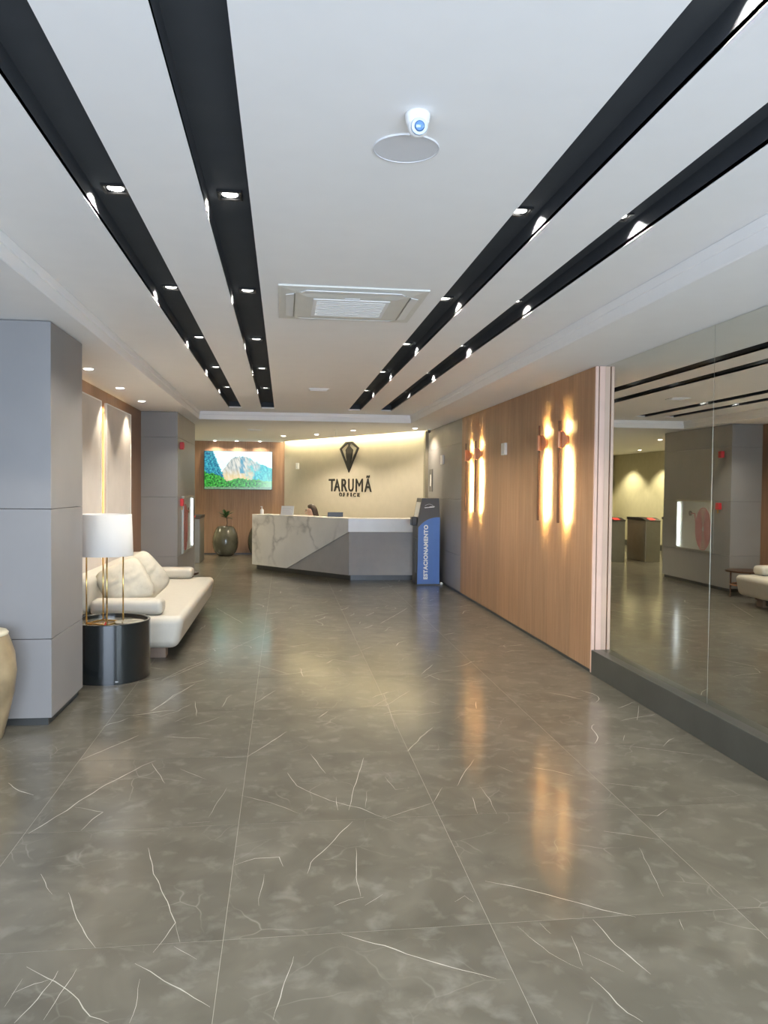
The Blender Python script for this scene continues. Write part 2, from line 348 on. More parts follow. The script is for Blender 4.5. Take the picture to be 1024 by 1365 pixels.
d = (LB-LA).normalized(); nn = Vector((d.y, -d.x, 0)); off = nn*.13
pa, pb = LA+off-d*.3, LB+off+d*.4
so.prism([(LX-.1, TY1), (3.0, TY1), (3.0, pb.y+.1), (pb.x, pb.y), (LA.x+off.x, LA.y+off.y), (-.02, 19.72), (-2.25, 19.72), (-2.25, YB), (LX-.1, YB)], ZS, ZS+.1)
so.box(-2.3, 3.3, 14.4, 20.2, ZT+.06, ZT+.08)
so.build('soffit', 'ceiling_white', ceil)
co = MB()   # two-step cornice round the tray
for k, (ins, z0, z1) in enumerate(((.0, ZS+.1, ZS+.1), (.014, ZS+.075, ZT))):
    if z1 > z0:
        co.box(TX0, TX0+ins, YF, TY1, z0, z1); co.box(TX1-ins, TX1, YF, TY1, z0, z1); co.box(TX0+ins, TX1-ins, TY1-ins, TY1, z0, z1)
co.box(TX0-.02, TX0+.004, YF, TY1+.004, ZS+.001, ZT); co.box(TX1-.004, TX1+.02, YF, TY1+.004, ZS+.001, ZT); co.box(TX0, TX1, TY1-.004, TY1+.02, ZS+.001, ZT)
co.build('cornice', 'cornice_white', ceil, bevel=.006, seg=2)

# ------------------------------------------------------------------ walls
wr = struct(MB().box(MX+.012, 3.05, YF, 15.4, 0, ZT+.1).build('wall_right', 'grey_back'))
nP = 40; y0, y1 = 6.822, 12.13; pw = (y1-y0)/nP
pk = MB().box(RX, MX, .0008, pw-.0008, .035, ZS-.004).build('plank', 'wood_right', wr, bevel=.0012, seg=1); pk.location.y = y0
for i in range(1, nP): inst('plank', pk.data, (0, y0+i*pw, 0), wr).modifiers.new('bevel', 'BEVEL').width = .0012
JZ = [.035, .60, 1.49, 2.38, ZS-.004]
for a, b in ((12.134, 13.65), (13.653, 15.16)):
    for z0, z1 in zip(JZ, JZ[1:]): MB().box(RX, MX, a, b, z0+.002, z1-.002).build('panel', 'grey_panel', wr, bevel=.002, seg=1)
struct(MB().box(RX+.012, MX, 6.83, 15.16, 0, .034).build('baseboard_right', 'dark_base'))
struct(MB().box(2.757, MX+.01, YF, 6.792, 0, .218).build('baseboard_mirror', 'curb_stone', bevel=.004), 'dark polished stone curb below the mirror wall')
t1 = MB().box(RX-.002, RX+.026, 6.795, 6.82, .01, ZS-.003); struct(t1.build('trim_1', 'trim_pink', bevel=.002), 'pale pinkish edge strip closing the wood cladding')
struct(MB().box(RX+.036, MX+.004, 6.797, 6.82, .01, ZS-.003).build('trim_2', 'trim_pink', bevel=.002), 'second pale edge strip next to the mirror')
struct(MB().box(RX+.02, RX+.04, 6.808, 6.821, .01, ZS-.003).build('trim_3', 'bronze'))
for k, (a, b) in enumerate(((4.985, 6.794), (3.176, 4.981), (1.367, 3.172), (-.442, 1.363))):
    lb = ['tall mirror panel next to the pale edge strips of the wood cladding', 'second tall mirror panel from the wood cladding'][k] if k < 2 else ['third tall mirror panel from the wood cladding', 'fourth tall mirror panel from the wood cladding'][k-2]
    t = thing('mirror_panel', lb, 'mirror', (MX, a, .219), 0, 'mirror panels')
    MB().box(0, .01, 0, b-a, 0, ZS-.222).build('glass_sheet', 'mirror', t)
    e = MB().box(.001, .010, -.003, -.0005, 0, ZS-.222).build('edge_strip', 'steel', t)
# left wall, alcove, pillars
struct(MB().box(-2.8, -2.6, YF, 5.65, 0, ZS).build('wall_left', 'grey_panel'))
wa = struct(MB().box(AX-.2, AX-.02, 6.45, 12.2, 0, ZS).build('wall_alcove', 'grey_back'))
nA = 36; aw = (12.118-6.48)/nA
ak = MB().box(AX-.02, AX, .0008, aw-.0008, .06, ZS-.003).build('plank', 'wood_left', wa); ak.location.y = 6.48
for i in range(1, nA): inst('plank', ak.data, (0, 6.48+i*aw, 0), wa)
struct(MB().box(AX-.02, AX+.002, 6.49, 12.11, 0, .058).build('baseboard_alcove', 'dark_base'))
def pillar(x0, x1, ya, yb, lab, zz):
    core = struct(MB().box(x0, x1-.03, ya+.03, yb-.03, 0, ZS).build('pillar', 'dark_base'), lab)
    for z0, z1 in zip(zz, zz[1:]):
        MB().box(x0, x1-.0012, ya, ya+.03, z0+.002, z1-.002).build('panel', 'grey_panel', core, bevel=.0015, seg=1)
        MB().box(x1-.03, x1, ya+.001, yb, z0+.002, z1-.002).build('panel', 'grey_panel', core, bevel=.0015, seg=1)
        MB().box(x0, x1-.0312, yb-.03, yb, z0+.002, z1-.002).build('panel', 'grey_panel', core)
    return core
pillar(-2.6, PX, 5.63, 6.475, 'grey panelled pillar beside the black side table', [.055, .60, 1.49, ZS-.004]); pillar(AX-.3, PX, 12.125, 14.43, 'grey panelled pillar with the fire hose cabinet', [.055, .60, 1.49, 2.385, ZS-.004])
# entrance wall behind the camera with an open glazed front: posts and header only
fr = struct(MB().box(-2.8, -2.55, YF-.15, YF, 0, ZS).box(2.75, 3.05, YF-.15, YF, 0, ZS).box(-2.8, 3.05, YF-.15, YF, ZS-.05, ZT+.1).build('wall_front', 'grey_panel'))
# lobby behind the second pillar
struct(MB().box(LX-.2, LX, 14.3, YB, 0, ZS+.1).build('wall_lobby', 'lobby_wall')); struct(MB().box(LX, LX+.015, 14.5, YB, 0, .16).build('baseboard_lobby', 'dark_base'))
struct(MB().box(LX-.2, -2.2, YB, YB+.2, 0, ZS+.1).build('wall_back', 'lobby_wall')); struct(MB().box(LX-.2, AX-.3, 14.3, 14.43, 0, ZS).build('wall_lobby_front', 'grey_panel'))
wt = struct(MB().box(-2.2, .2, 19.76, 19.95, 0, ZT+.06).build('wall_tv', 'grey_back')); struct(MB().box(-2.35, -2.2, 19.72, YB, 0, ZS+.1).build('wall_lobby_side', 'grey_panel'))
nT = 14; tw = 2.24/nT
tk = MB().box(.0008, tw-.0008, 19.71, 19.76, .03, ZS-.002).build('plank', 'wood_rear', wt); tk.location.x = -2.2
for i in range(1, nT): inst('plank', tk.data, (-2.2+i*tw, 0, 0), wt)
struct(MB().box(-2.2, .03, 19.70, 19.758, 0, .03).build('baseboard_tv', 'dark_base'))
LR = math.atan2(d.y, d.x); LL = (LB-LA).length
wl = MB().box(-.02, LL+.3, 0, .15, 0, ZT+.06).build('wall_logo', 'beige_wall'); wl.location = LA; wl.rotation_euler.z = LR; struct(wl)
bx = MB().box(2.70, 2.83, 15.02, 15.2, 0, ZS).build('trim_4', 'corner_brown'); struct(bx, 'dark vertical corner strip where the logo wall ends')
cv = thing('cove_light', 'warm led strip hidden in the ceiling slot above the logo wall', 'led strip', LA, LR)
MB().box(.05, LL-.05, -.128, -.112, ZS+.085, ZS+.105).build('led_strip', 'led_cove', cv)
MB().box(.05, LL-.05, -.131, -.1285, ZS+.08, ZS+.11).build('profile', 'white_plastic', cv)

# ------------------------------------------------------------------ recessed spotlights in the channels
def spot(name, parent, loc, energy, angle, blend, col, rot=(0, 0, 0), rad=.02):
    l = bpy.data.lights.new(name, 'SPOT'); l.energy = energy; l.spot_size = math.radians(angle); l.spot_blend = blend; l.color = col; l.shadow_soft_size = rad
    o = bpy.data.objects.new(name, l); C.objects.link(o); o.parent = parent; o.location = loc; o.rotation_euler = rot
    return o
SPOT_E = 40
proto = None
chl = ['black channel nearest the sofa', 'second black channel from the sofa', 'second black channel from the mirrors', 'black channel nearest the mirrors']
for k, (a, b) in enumerate(SL):
    for j in range(-2, 5):
        y = 3.745+1.78*j; x = (a+b)/2+(0.0 if k < 2 else -.0); lab = 'recessed spotlight in the '+chl[k]+', '+['first', 'second', 'third', 'fourth', 'fifth', 'sixth', 'seventh'][4-j]+' from the reception end'; g = 'spotlights in ceiling channel %s' % ['one', 'two', 'three', 'four'][k]
        if y < YF+.3: continue
        if proto is None:
            proto = thing('recessed_spotlight', lab, 'spotlight', (x, y, ZR), 0, g)
            m = MB(); r, w = .056, .012
            m.box(-r, r, -r, -r+w, -.012, 0).box(-r, r, r-w, r, -.012, 0).box(-r, -r+w, -r+w, r-w, -.012, 0).box(r-w, r, -r+w, r-w, -.012, 0)
            m.build('frame', 'black_plastic', proto, bevel=.002, seg=1)
            MB().lathe([(.0, -.004), (.036, -.004), (.036, -.002), (0, -.002)], 20, cap=False).build('lens', 'led_white', proto)
            spot('beam', proto, (0, 0, -.014), SPOT_E, 104, .12, (1, .93, .82), (0, math.radians(24 if k < 2 else -24), 0))
        else:
            r = copy_tree(proto, (x, y, ZR), lab, g)
            for c in r.children:
                if c.type == 'LIGHT' and k > 1: c.rotation_euler.y = math.radians(-24)   # the right-hand channels tilt the other way
# round downlights
def downlight(lab, loc, grp, energy, angle=95, col=(1, .86, .66), r=.055, aim=(0, 0, 0)):
    t = thing('downlight', lab, 'downlight', loc, 0, grp)
    MB().lathe([(r*.78, -.001), (r*.8, -.004), (r, -.0035), (r*1.02, 0)], 24, cap=False).build('rim', 'white_plastic', t)
    MB().lathe([(0, -.011), (r*.4, -.0105), (r*.7, -.008), (r*.78, -.0045), (r*.78, -.001), (0, -.001)], 24, cap=False).build('diffuser', 'down_white', t)
    spot('beam', t, (0, 0, -.02), energy, angle, .4, col, aim, .04)
for y, w in ((7.87, 'above the near end of the cream sofa'), (9.34, 'above the middle of the cream sofa'), (10.72, 'above the far end of the cream sofa')):
    downlight('round downlight in the soffit '+w, (-1.85, y, ZS), 'downlights above the sofa', 30)
for (x, y), w in (((-.008, 17.29), 'nearest the television wall'), ((.676, 16.61), 'between two others'), ((1.325, 15.24), 'nearest the grey side wall')):
    downlight('round downlight above the reception desk, '+w, (x, y, ZS), 'downlights above the reception', 80, 130)
downlight('round downlight in the corner above the parking kiosk', (2.40, 14.45, ZS), None, 60, 140)
for x, w in ((-1.65, 'above the left edge of the television'), (-1.13, 'above the middle of the television'), (-.58, 'above the right edge of the television')):
    downlight('small downlight washing the wood wall '+w, (x, 19.5, ZS), 'downlights above the television', 20, 130, r=.05)
for y, w in ((16.2, 'nearest the grey pillar'), (18.4, 'abreast of the turnstiles'), (20.6, 'past the turnstiles'), (22.6, 'farthest past the turnstiles')):
    downlight('downlight washing the lobby wall, '+w, (LX+.75, y, ZS), 'downlights along the lobby wall', 170, 118, (1, .88, .6))
downlight('downlight in the soffit in front of the turnstiles', (-2.4, 16.3, ZS), None, 70, 130)

# ------------------------------------------------------------------ wall sconces on the wood cladding
sp = None
for y, lab in ((7.49, 'copper bar wall lamp on the wood wall, nearest the mirror'), (8.11, 'copper bar wall lamp on the wood wall, second from the mirror'), (10.90, 'copper bar wall lamp on the wood wall, third from the mirror'), (11.49, 'copper bar wall lamp on the wood wall, nearest the grey panels')):
    if sp is None:
        sp = thing('wall_sconce', lab, 'wall lamp', (RX, y, 1.33), 0, 'bar wall lamps on the wood cladding')
        MB().box(-.094, -.084, -.013, .013, 0, 1.0).box(-.084, -.076, -.013, -.010, 0, 1.0).box(-.084, -.076, .010, .013, 0, 1.0).build('bar', 'bronze', sp)
        MB().box(-.0838, -.0815, -.009, .009, .01, .99).build('led_strip', 'led_warm', sp)
        m = MB(); prof = [(0, .001), (.05, .001), (.05, .013), (.0, .013)]
        m.lathe(prof, 28, cap=False).xf(Matrix.Translation((0, 0, .815)) @ Matrix.Rotation(math.radians(-90), 4, 'Y')); m.build('wall_plate', 'copper', sp)
        MB().prism([(-.0655, .735)]+[(-.0655+.052*math.cos(a), .8175+.0825*math.sin(a)) for a in [math.radians(-80+16*q) for q in range(11)]]+[(-.0655, .90)], -.024, .024, 'y').build('arm', 'copper', sp)
        MB().box(-.104, -.0655, -.022, .022, .735, .90).build('clamp', 'copper', sp, bevel=.008, smooth=True)
    else: copy_tree(sp, (RX, y, 1.33), lab)

# ------------------------------------------------------------------ lit cream panels on the alcove wall
for ya, yb, lab in ((7.75, 9.29, 'tall cream backlit wall panel nearest the grey pillar beside the lamp'), (9.55, 11.035, 'tall cream backlit wall panel toward the far end of the sofa')):
    t = thing('wall_panel', lab, 'wall panel', (AX, (ya+yb)/2, .35), 0, 'backlit cream wall panels'); h = (yb-ya)/2; z1 = 2.61-.35
    MB().box(.03, .055, -h, h, 0, z1).build('board', 'panel_cream', t, bevel=.004)
    f_ = .012; MB().box(.0552, .060, -h, -h+f_, 0, z1).box(.0552, .060, h-f_, h, 0, z1).box(.0552, .060, -h+f_, h-f_, z1-f_, z1).box(.0552, .060, -h+f_, h-f_, 0, f_).build('edge_frame', 'print_white', t)
    m = MB().box(.0, .03, -h+.115, h-.115, .115, z1-.115); m.build('backing', 'white_plastic', t)
    m = MB(); e = .06
    m.box(.0245, .0298, -h+e, -h+e+.012, .05, z1-.05).box(.0245, .0298, h-e-.012, h-e, .05, z1-.05).box(.0245, .0298, -h+.115, h-.115, z1-e-.012, z1-e)
    m.build('led_frame', 'led_panel', t)

# ------------------------------------------------------------------ reception desk
D0, D1, D2 = Vector((-.622, 16.11, 0)), Vector((1.145, 13.99, 0)), Vector((2.74, 13.965, 0))
desk = thing('reception_desk', 'angular reception desk of white marble and grey panels', 'desk', D1)
def facet(a, b, poly, t0, t1, name, mat):
    """poly in (s along a->b, z); thickness t0..t1 behind the front plane"""
    dd = (b-a).normalized(); bk = Vector((-dd.y, dd.x, 0)); m = MB(); m.prism(poly, t0, t1, 'y')
    m.v = [tuple((a+dd*v[0]+bk*v[1]+Vector((0, 0, v[2])))-D1) for v in m.v]
    return m.build(name, mat, desk)
L1 = (D1-D0).length; L2 = (D2-D1).length; TZ, BZ = 1.11, .10
facet(D0, D1, [(0, BZ), (.39*L1, BZ), (L1, .875), (L1, TZ), (0, TZ)], 0, .045, 'marble_front', 'marble')
facet(D0, D1, [(.395*L1, BZ), (L1, BZ), (L1, .868)], .018, .05, 'grey_front', 'desk_grey')
facet(D1, D2, [(0, .875), (L2, .875), (L2, TZ), (0, TZ)], 0, .045, 'marble_band', 'marble')
facet(D1, D2, [(0.012, BZ), (L2, BZ), (L2, .87), (0.012, .87)], .018, .05, 'grey_front', 'desk_grey')
def offpts(t):
    e1 = (D1-D0).normalized(); e2 = (D2-D1).normalized(); n1 = Vector((-e1.y, e1.x, 0)); n2 = Vector((-e2.y, e2.x, 0))
    k = t/(1+n1.dot(n2)); return [D0+n1*t, D1+(n1+n2)*k, D2+n2*t]
a, b = offpts(.046), offpts(.42)
def flat(pts, z0, z1, name, mat, **k):
    m = MB(); m.prism([(p.x-D1.x, p.y-D1.y) for p in pts], z0, z1); return m.build(name, mat, desk, **k)
flat(a+b[::-1], TZ-.04, TZ, 'counter_top', 'marble')
c_, d_ = offpts(.12), offpts(.17); flat(c_+d_[::-1], 0, BZ+.02, 'plinth', 'dark_base')
c_, d_ = offpts(.05), offpts(.60); flat(c_+d_[::-1], .72, .75, 'work_top', 'off_white')
e1 = (D1-D0).normalized(); n1 = Vector((-e1.y, e1.x, 0))
flat([D0+n1*.046, D0+n1*.046+e1*.045, D0+n1*.75+e1*.045, D0+n1*.75], BZ, TZ-.041, 'side_panel', 'marble')
flat([D0+n1*.15+e1*.1, D0+n1*.15+e1*.14, D0+n1*.7+e1*.14, D0+n1*.7+e1*.1], 0, BZ, 'foot', 'dark_base')
# things on the desk
def onfront(s, back): return D0+e1*s+n1*back
p = onfront(.16, .12)
t = thing('sanitizer_bottle', 'small white pump bottle on the marble desk', 'bottle', (p.x, p.y, TZ))
MB().lathe([(0, 0), (.032, 0), (.035, .006), (.035, .08), (.03, .095), (.014, .102), (.014, .112), (0, .112)], 20, cap=False).build('body', 'white_plastic', t, smooth=True)
MB().lathe([(0, .112), (.008, .112), (.008, .145), (0, .145)], 12, cap=False).box(-.03, .012, -.008, .008, .145, .157).build('pump', 'white_plastic', t)
p = onfront(.92, .13)
t = thing('desk_notice', 'white printed notice standing on the marble desk', 'sign', (p.x, p.y, TZ), math.atan2(e1.y, e1.x)+.35)
m = MB().box(-.14, .14, -.003, .003, 0, .185); m.xf(Matrix.Rotation(math.radians(-12), 4, 'X')); m.build('sheet', 'print_white', t)
m = MB()
for k in range(5): m.box(-.11, .11-.03*(k % 3), -.0038, -.0031, .035+.026*k, .043+.026*k)
m.xf(Matrix.Rotation(math.radians(-12), 4, 'X')); m.build('printed_lines', 'plate_grey', t)
m = MB().box(-.14, .14, -.004, .06, 0, .004); m.build('holder_foot', 'white_plastic', t)
p = onfront(1.98, .42)
t = thing('monitor', 'dark computer monitor behind the desk counter', 'monitor', (p.x, p.y, .75), -.05)
MB().box(-.145, .145, -.015, .015, .17, .445).build('panel', 'black_plastic', t, bevel=.006); MB().box(-.14, .14, .0152, .017, .178, .437).build('screen', 'lens_ring', t)
MB().box(-.02, .02, -.03, -.0152, .02, .3).build('stand', 'black_plastic', t); MB().box(-.1, .1, -.09, .07, 0, .02).build('base', 'black_plastic', t, bevel=.005)

# ------------------------------------------------------------------ receptionist, seated low behind the counter, head bent down to the left
pc = Vector((.665, 15.86, 0))
ch = thing('office_chair', 'black swivel office chair behind the reception desk', 'chair', (pc.x+.02, pc.y, 0))
MB().box(-.23, .23, -.22, .22, .40, .47).build('seat', 'trousers', ch, bevel=.03, seg=3, smooth=True)
MB().lathe([(0, .06), (.025, .06), (.025, .40), (0, .40)], 14, cap=False).build('post', 'black_plastic', ch)
for k in range(5):
    a = k*2*math.pi/5; MB().tube([(0, 0, .08), (.26*math.cos(a), .26*math.sin(a), .05)], [.02, .014], 8).build('leg', 'black_plastic', ch)
    m = MB().lathe([(0, -.012), (.025, -.012), (.025, .012), (0, .012)], 12, cap=False).xf(Matrix.Translation((.27*math.cos(a), .27*math.sin(a), .0255)) @ Matrix.Rotation(a, 4, 'Z') @ Matrix.Rotation(math.radians(90), 4, 'X')); m.build('caster', 'black_plastic', ch)
MB().box(.215, .25, -.19, .19, .56, .84).build('backrest', 'trousers', ch, bevel=.02, seg=3); MB().box(.2, .235, -.03, .03, .42, .6).build('back_bar', 'black_plastic', ch)
per = thing('person', 'person with dark brown hair and pale blouse sitting bent over behind the desk', 'person', (pc.x, pc.y, 0))
def skinned(name, mat, pts, edges, parent, sub=2, root=0):
    me = bpy.data.meshes.new(name); me.from_pydata([p[:3] for p in pts], edges, [])
    me.materials.append(MATS[mat]); o = place(name, me, parent, True)
    sk = o.modifiers.new('skin', 'SKIN'); sk.use_smooth_shade = True
    for i, p in enumerate(pts):
        v = me.skin_vertices[0].data[i]; v.radius = (p[3], p[4] if len(p) > 4 else p[3]); v.use_root = (i == root)
    s = o.modifiers.new('sub', 'SUBSURF'); s.levels = s.render_levels = sub
    return o
# facing -X: pelvis, spine, neck, head; arms to the work top, legs under it
body = [(.05, 0, .56, .13), (.03, 0, .72, .125), (-.01, 0, .88, .14), (-.05, 0, .99, .10), (-.09, 0, 1.06, .05), (-.13, 0, 1.13, .075, .07), (-.15, 0, 1.20, .082, .075), (-.15, 0, 1.245, .06),
        (-.05, -.16, .95, .06), (-.12, -.22, .84, .045), (-.30, -.17, .80, .034), (-.38, -.14, .785, .028),
        (-.05, .16, .95, .06), (-.12, .22, .84, .045), (-.30, .17, .80, .034), (-.38, .14, .785, .028),
        (.02, -.10, .55, .085), (-.36, -.12, .53, .065), (-.36, -.12, .28, .05), (-.35, -.12, .07, .038), (-.47, -.12, .04, .034),
        (.02, .10, .55, .085), (-.36, .12, .53, .065), (-.36, .12, .28, .05), (-.35, .12, .07, .038), (-.47, .12, .04, .034)]
ed = [(0, 1), (1, 2), (2, 3), (3, 4), (4, 5), (5, 6), (6, 7), (3, 8), (8, 9), (9, 10), (10, 11), (3, 12), (12, 13), (13, 14), (14, 15), (0, 16), (16, 17), (17, 18), (18, 19), (19, 20), (0, 21), (21, 22), (22, 23), (23, 24), (24, 25)]
bo = skinned('body', 'skin', body, ed, per)
skinned('blouse', 'blouse', [(.05, 0, .60, .14), (.03, 0, .72, .137), (-.01, 0, .88, .152), (-.05, 0, .985, .112), (-.05, -.16, .95, .07), (-.12, -.22, .84, .054), (-.24, -.19, .811, .044), (-.05, .16, .95, .07), (-.12, .22, .84, .054), (-.24, .19, .811, .044)], [(0, 1), (1, 2), (2, 3), (3, 4), (4, 5), (5, 6), (3, 7), (7, 8), (8, 9)], per)
skinned('trousers', 'trousers', [(.05, 0, .55, .138), (.02, -.10, .555, .095), (-.36, -.12, .53, .075), (-.36, -.12, .28, .062), (-.355, -.12, .10, .056), (.02, .10, .555, .095), (-.36, .12, .53, .075), (-.36, .12, .28, .062), (-.355, .12, .10, .056)], [(0, 1), (1, 2), (2, 3), (3, 4), (0, 5), (5, 6), (6, 7), (7, 8)], per)
for sgn in (-1, 1):
    for k in range(4): skinned('finger', 'skin', [(-.385, sgn*(.118+.016*k), .785, .010), (-.425-.006*(k in (1, 2)), sgn*(.114+.017*k), .783, .009), (-.455-.008*(k in (1, 2)), sgn*(.112+.017*k), .772, .008)], [(0, 1), (1, 2)], bo, 1)
    skinned('thumb', 'skin', [(-.375, sgn*.112, .785, .011), (-.40, sgn*.088, .782, .010), (-.425, sgn*.082, .778, .009)], [(0, 1), (1, 2)], bo, 1)
skinned('hair', 'hair', [(-.19, 0, 1.262, .035), (-.14, 0, 1.285, .062), (-.08, 0, 1.25, .080), (-.05, 0, 1.18, .075), (-.02, 0, 1.09, .065), (.02, 0, .98, .05)], [(0, 1), (1, 2), (2, 3), (3, 4), (4, 5)], per)
skinned('nose', 'skin', [(-.222, 0, 1.205, .012), (-.243, 0, 1.18, .013), (-.222, 0, 1.172, .012)], [(0, 1), (1, 2)], bo, 1)
for sgn in (-1, 1):
    MB().lathe([(0, -.012), (.009, -.008), (.012, 0), (.009, .008), (0, .012)], 12, (-.218, sgn*.034, 1.208), False).build('eye', 'sign_black', bo, True)
    MB().lathe([(0, -.03), (.012, -.02), (.015, 0), (.012, .02), (0, .03)], 10, (-.13, sgn*.083, 1.19), False).build('ear', 'skin', bo, True)
MB().tube([(-.212, -.024, 1.142), (-.224, 0, 1.14), (-.212, .024, 1.142)], .006, 8).build('mouth', 'hose_red', bo, True)

# ------------------------------------------------------------------ logo sign
sg = thing('wall_sign', 'black raised emblem and lettering reading TARUMÃ OFFICE on the beige wall', 'sign', LA, LR)
f3 = lambda x, y, z: (x, -.012-z*.9, y)
tx0, tx1 = 1.925, 3.508; k = (tx1-tx0)/(798-270)
# photo letters are seen obliquely: the wall positions grow toward the far end
def s_of(c):   # crop column -> position along the wall
    u = 410+c*110/1024; dv = fw+rt*((u-512)/FPX)-up*((640-682.5)/FPX)
    q = d.x*(-dv.y)-d.y*(-dv.x); return ((-LA.x)*(-dv.y)-(-LA.y)*(-dv.x))/q
for chx, c0, c1, zt in (('T', 270, 345, 1.853), ('A', 333, 412, 1.853), ('R', 428, 500, 1.853), ('U', 512, 577, 1.853), ('M', 603, 692, 1.853), ('Ã', 712, 800, 1.925)):
    fit_text('letter', chx, 'sign_black', sg, s_of(c0), s_of(c1), 1.573, zt, f3, .0 if chx == 'M' else .012)
for chx, c0, c1 in (('O', 402, 435), ('F', 452, 472), ('F', 498, 520), ('I', 541, 552), ('C', 573, 604), ('E', 626, 652)):
    fit_text('letter', chx, 'sign_black', sg, s_of(c0), s_of(c1), 1.465, 1.548, f3, .015)
ol = [(478, 2.665), (562, 2.665), (640, 2.52), (518, 1.99), (404, 2.515)]
il = [(495, 2.625), (546, 2.625), (618, 2.515), (518, 2.085), (425, 2.51)]
O = [(s_of(c), z) for c, z in ol]; I = [(s_of(c), z) for c, z in il]; n = 5; vs = []; fs = []
for y in (-.004, -.022): vs += [(x, y, z) for x, z in O]+[(x, y, z) for x, z in I]
for i in range(n):
    q = (i+1) % n
    fs += [(i, q, n+q, n+i), (2*n+i, 3*n+i, 3*n+q, 2*n+q), (i, 2*n+i, 2*n+q, q), (n+i, n+q, 3*n+q, 3*n+i)]
MB().add(vs, fs).build('emblem_frame', 'sign_black', sg)
MB().prism([(s_of(c), z) for c, z in ((518, 2.59), (566, 2.485), (545, 2.25), (532, 2.07), (518, 2.03), (505, 2.07), (492, 2.25), (477, 2.485))], -.022, -.004, 'y').build('emblem_core', 'sign_black', sg)
MB().prism([(s_of(c), z) for c, z in ((490, 2.64), (550, 2.64), (528, 2.60), (524, 2.57), (514, 2.57), (510, 2.60))], -.0215, -.005, 'y').build('emblem_crown', 'sign_black', sg)
t = thing('wall_sensor', 'small white wall box on the beige logo wall', 'wall box', LA, LR)
MB().box(.575, .665, -.05, -.001, 2.09, 2.24).build('cover', 'white_plastic', t, bevel=.006); MB().box(.60, .64, -.053, -.0502, 2.12, 2.15).build('lens', 'plate_grey', t)

# ------------------------------------------------------------------ television
tv = thing('television', 'large wall television showing a cliff above green forest', 'television', (-1.098, 19.70, 1.585))
MB().box(-.822, .822, -.055, -.02, 0, .94).build('casing', 'black_plastic', tv, bevel=.004); MB().box(-.2, .2, -.02, -.001, .3, .65).build('bracket', 'black_plastic', tv)
def scr(u, v):
    cl = lambda x: max(0., min(1., x))
    n1 = noise.fractal(Vector((u*6, v*4, 1.3)), 1, 2, 5); n2 = noise.fractal(Vector((u*38, v*22, 4)), .7, 2, 5); n3 = noise.fractal(Vector((u*34+v*6, v*5, 9)), .8, 2, 5)
    c = Vector((1.0, 1.9, 2.0)).lerp(Vector((1.5, 2.0, 1.95)), cl(.2+u*.6+.3*n1))                       # hazy sky
    if u < .62: ridge = .87-4.2*max(0, .47-u)**1.6-.9*max(0, .50-u)**2
    else: ridge = .87-.75*(u-.60)
    ridge += .025*n2+.03*n1
    if u > .24 and v < ridge:
        cliff = Vector((1.0, .98, .86)).lerp(Vector((.16, .30, .36)), cl(.34+.75*n3))
        cliff = cliff.lerp(Vector((1.15, .84, .34)), .8*cl(1-abs(v-.30)*4.5+.5*n3))
        hill = Vector((.02, .40, .55)).lerp(Vector((.16, .95, .90)), cl(.45+.6*n2+.5*n3)).lerp(Vector((.45, 1.0, .55)), cl((u-.78)*3)*cl(1-v*1.8))
        c = cliff.lerp(hill, cl((u-.63+.14*n1+.03*n2)*9))
        if .52 < u < .60 and v > .42: c = c.lerp(Vector((.12, .45, .62)), cl(.6+n3))
    if u < .30 and v < min(1.05, 1.55-u*4.3)+.06*n2+.05*n1:                                          # left spur
        c = Vector((.0, .10, .28)).lerp(Vector((.10, .75, .85)), cl(.40+.7*n2+.3*n3))
    if v < .26+.22*cl(1-u*3)+.06*n1+.035*n2-.05*cl((u-.7)*3):                                        # forest
        c = Vector((.0, .07, .01)).lerp(Vector((.12, .85, .10)), cl(.42+.75*n2))
        if u > .76: c = c.lerp(Vector((.55, 1.0, .62)), cl((u-.76)*5)*.7)
        if v < .06+.02*n2: c = c.lerp(Vector((.30, .34, .30)), .6)
    return c
nu, nv = 220, 124; vs = [(-.812+1.624*i/nu, -.0558, .010+.92*j/nv) for j in range(nv+1) for i in range(nu+1)]
fs = [(j*(nu+1)+i, j*(nu+1)+i+1, (j+1)*(nu+1)+i+1, (j+1)*(nu+1)+i) for j in range(nv) for i in range(nu)]
m, nt, b = nodes('tv_picture'); at = N(nt, 'ShaderNodeVertexColor'); at.layer_name = 'picture'
nt.links.new(at.outputs['Color'], b.inputs['Emission Color']); b.inputs['Emission Strength'].default_value = .46; b.inputs['Base Color'].default_value = (.01, .01, .01, 1); b.inputs['Roughness'].default_value = .2
so_ = MB().add(vs, fs).build('screen', 'tv_picture', tv, recalc=False)
ca = so_.data.color_attributes.new('picture', 'FLOAT_COLOR', 'POINT')
for j in range(nv+1):
    for i in range(nu+1): ca.data[j*(nu+1)+i].color = (*scr(i/nu, j/nv), 1)

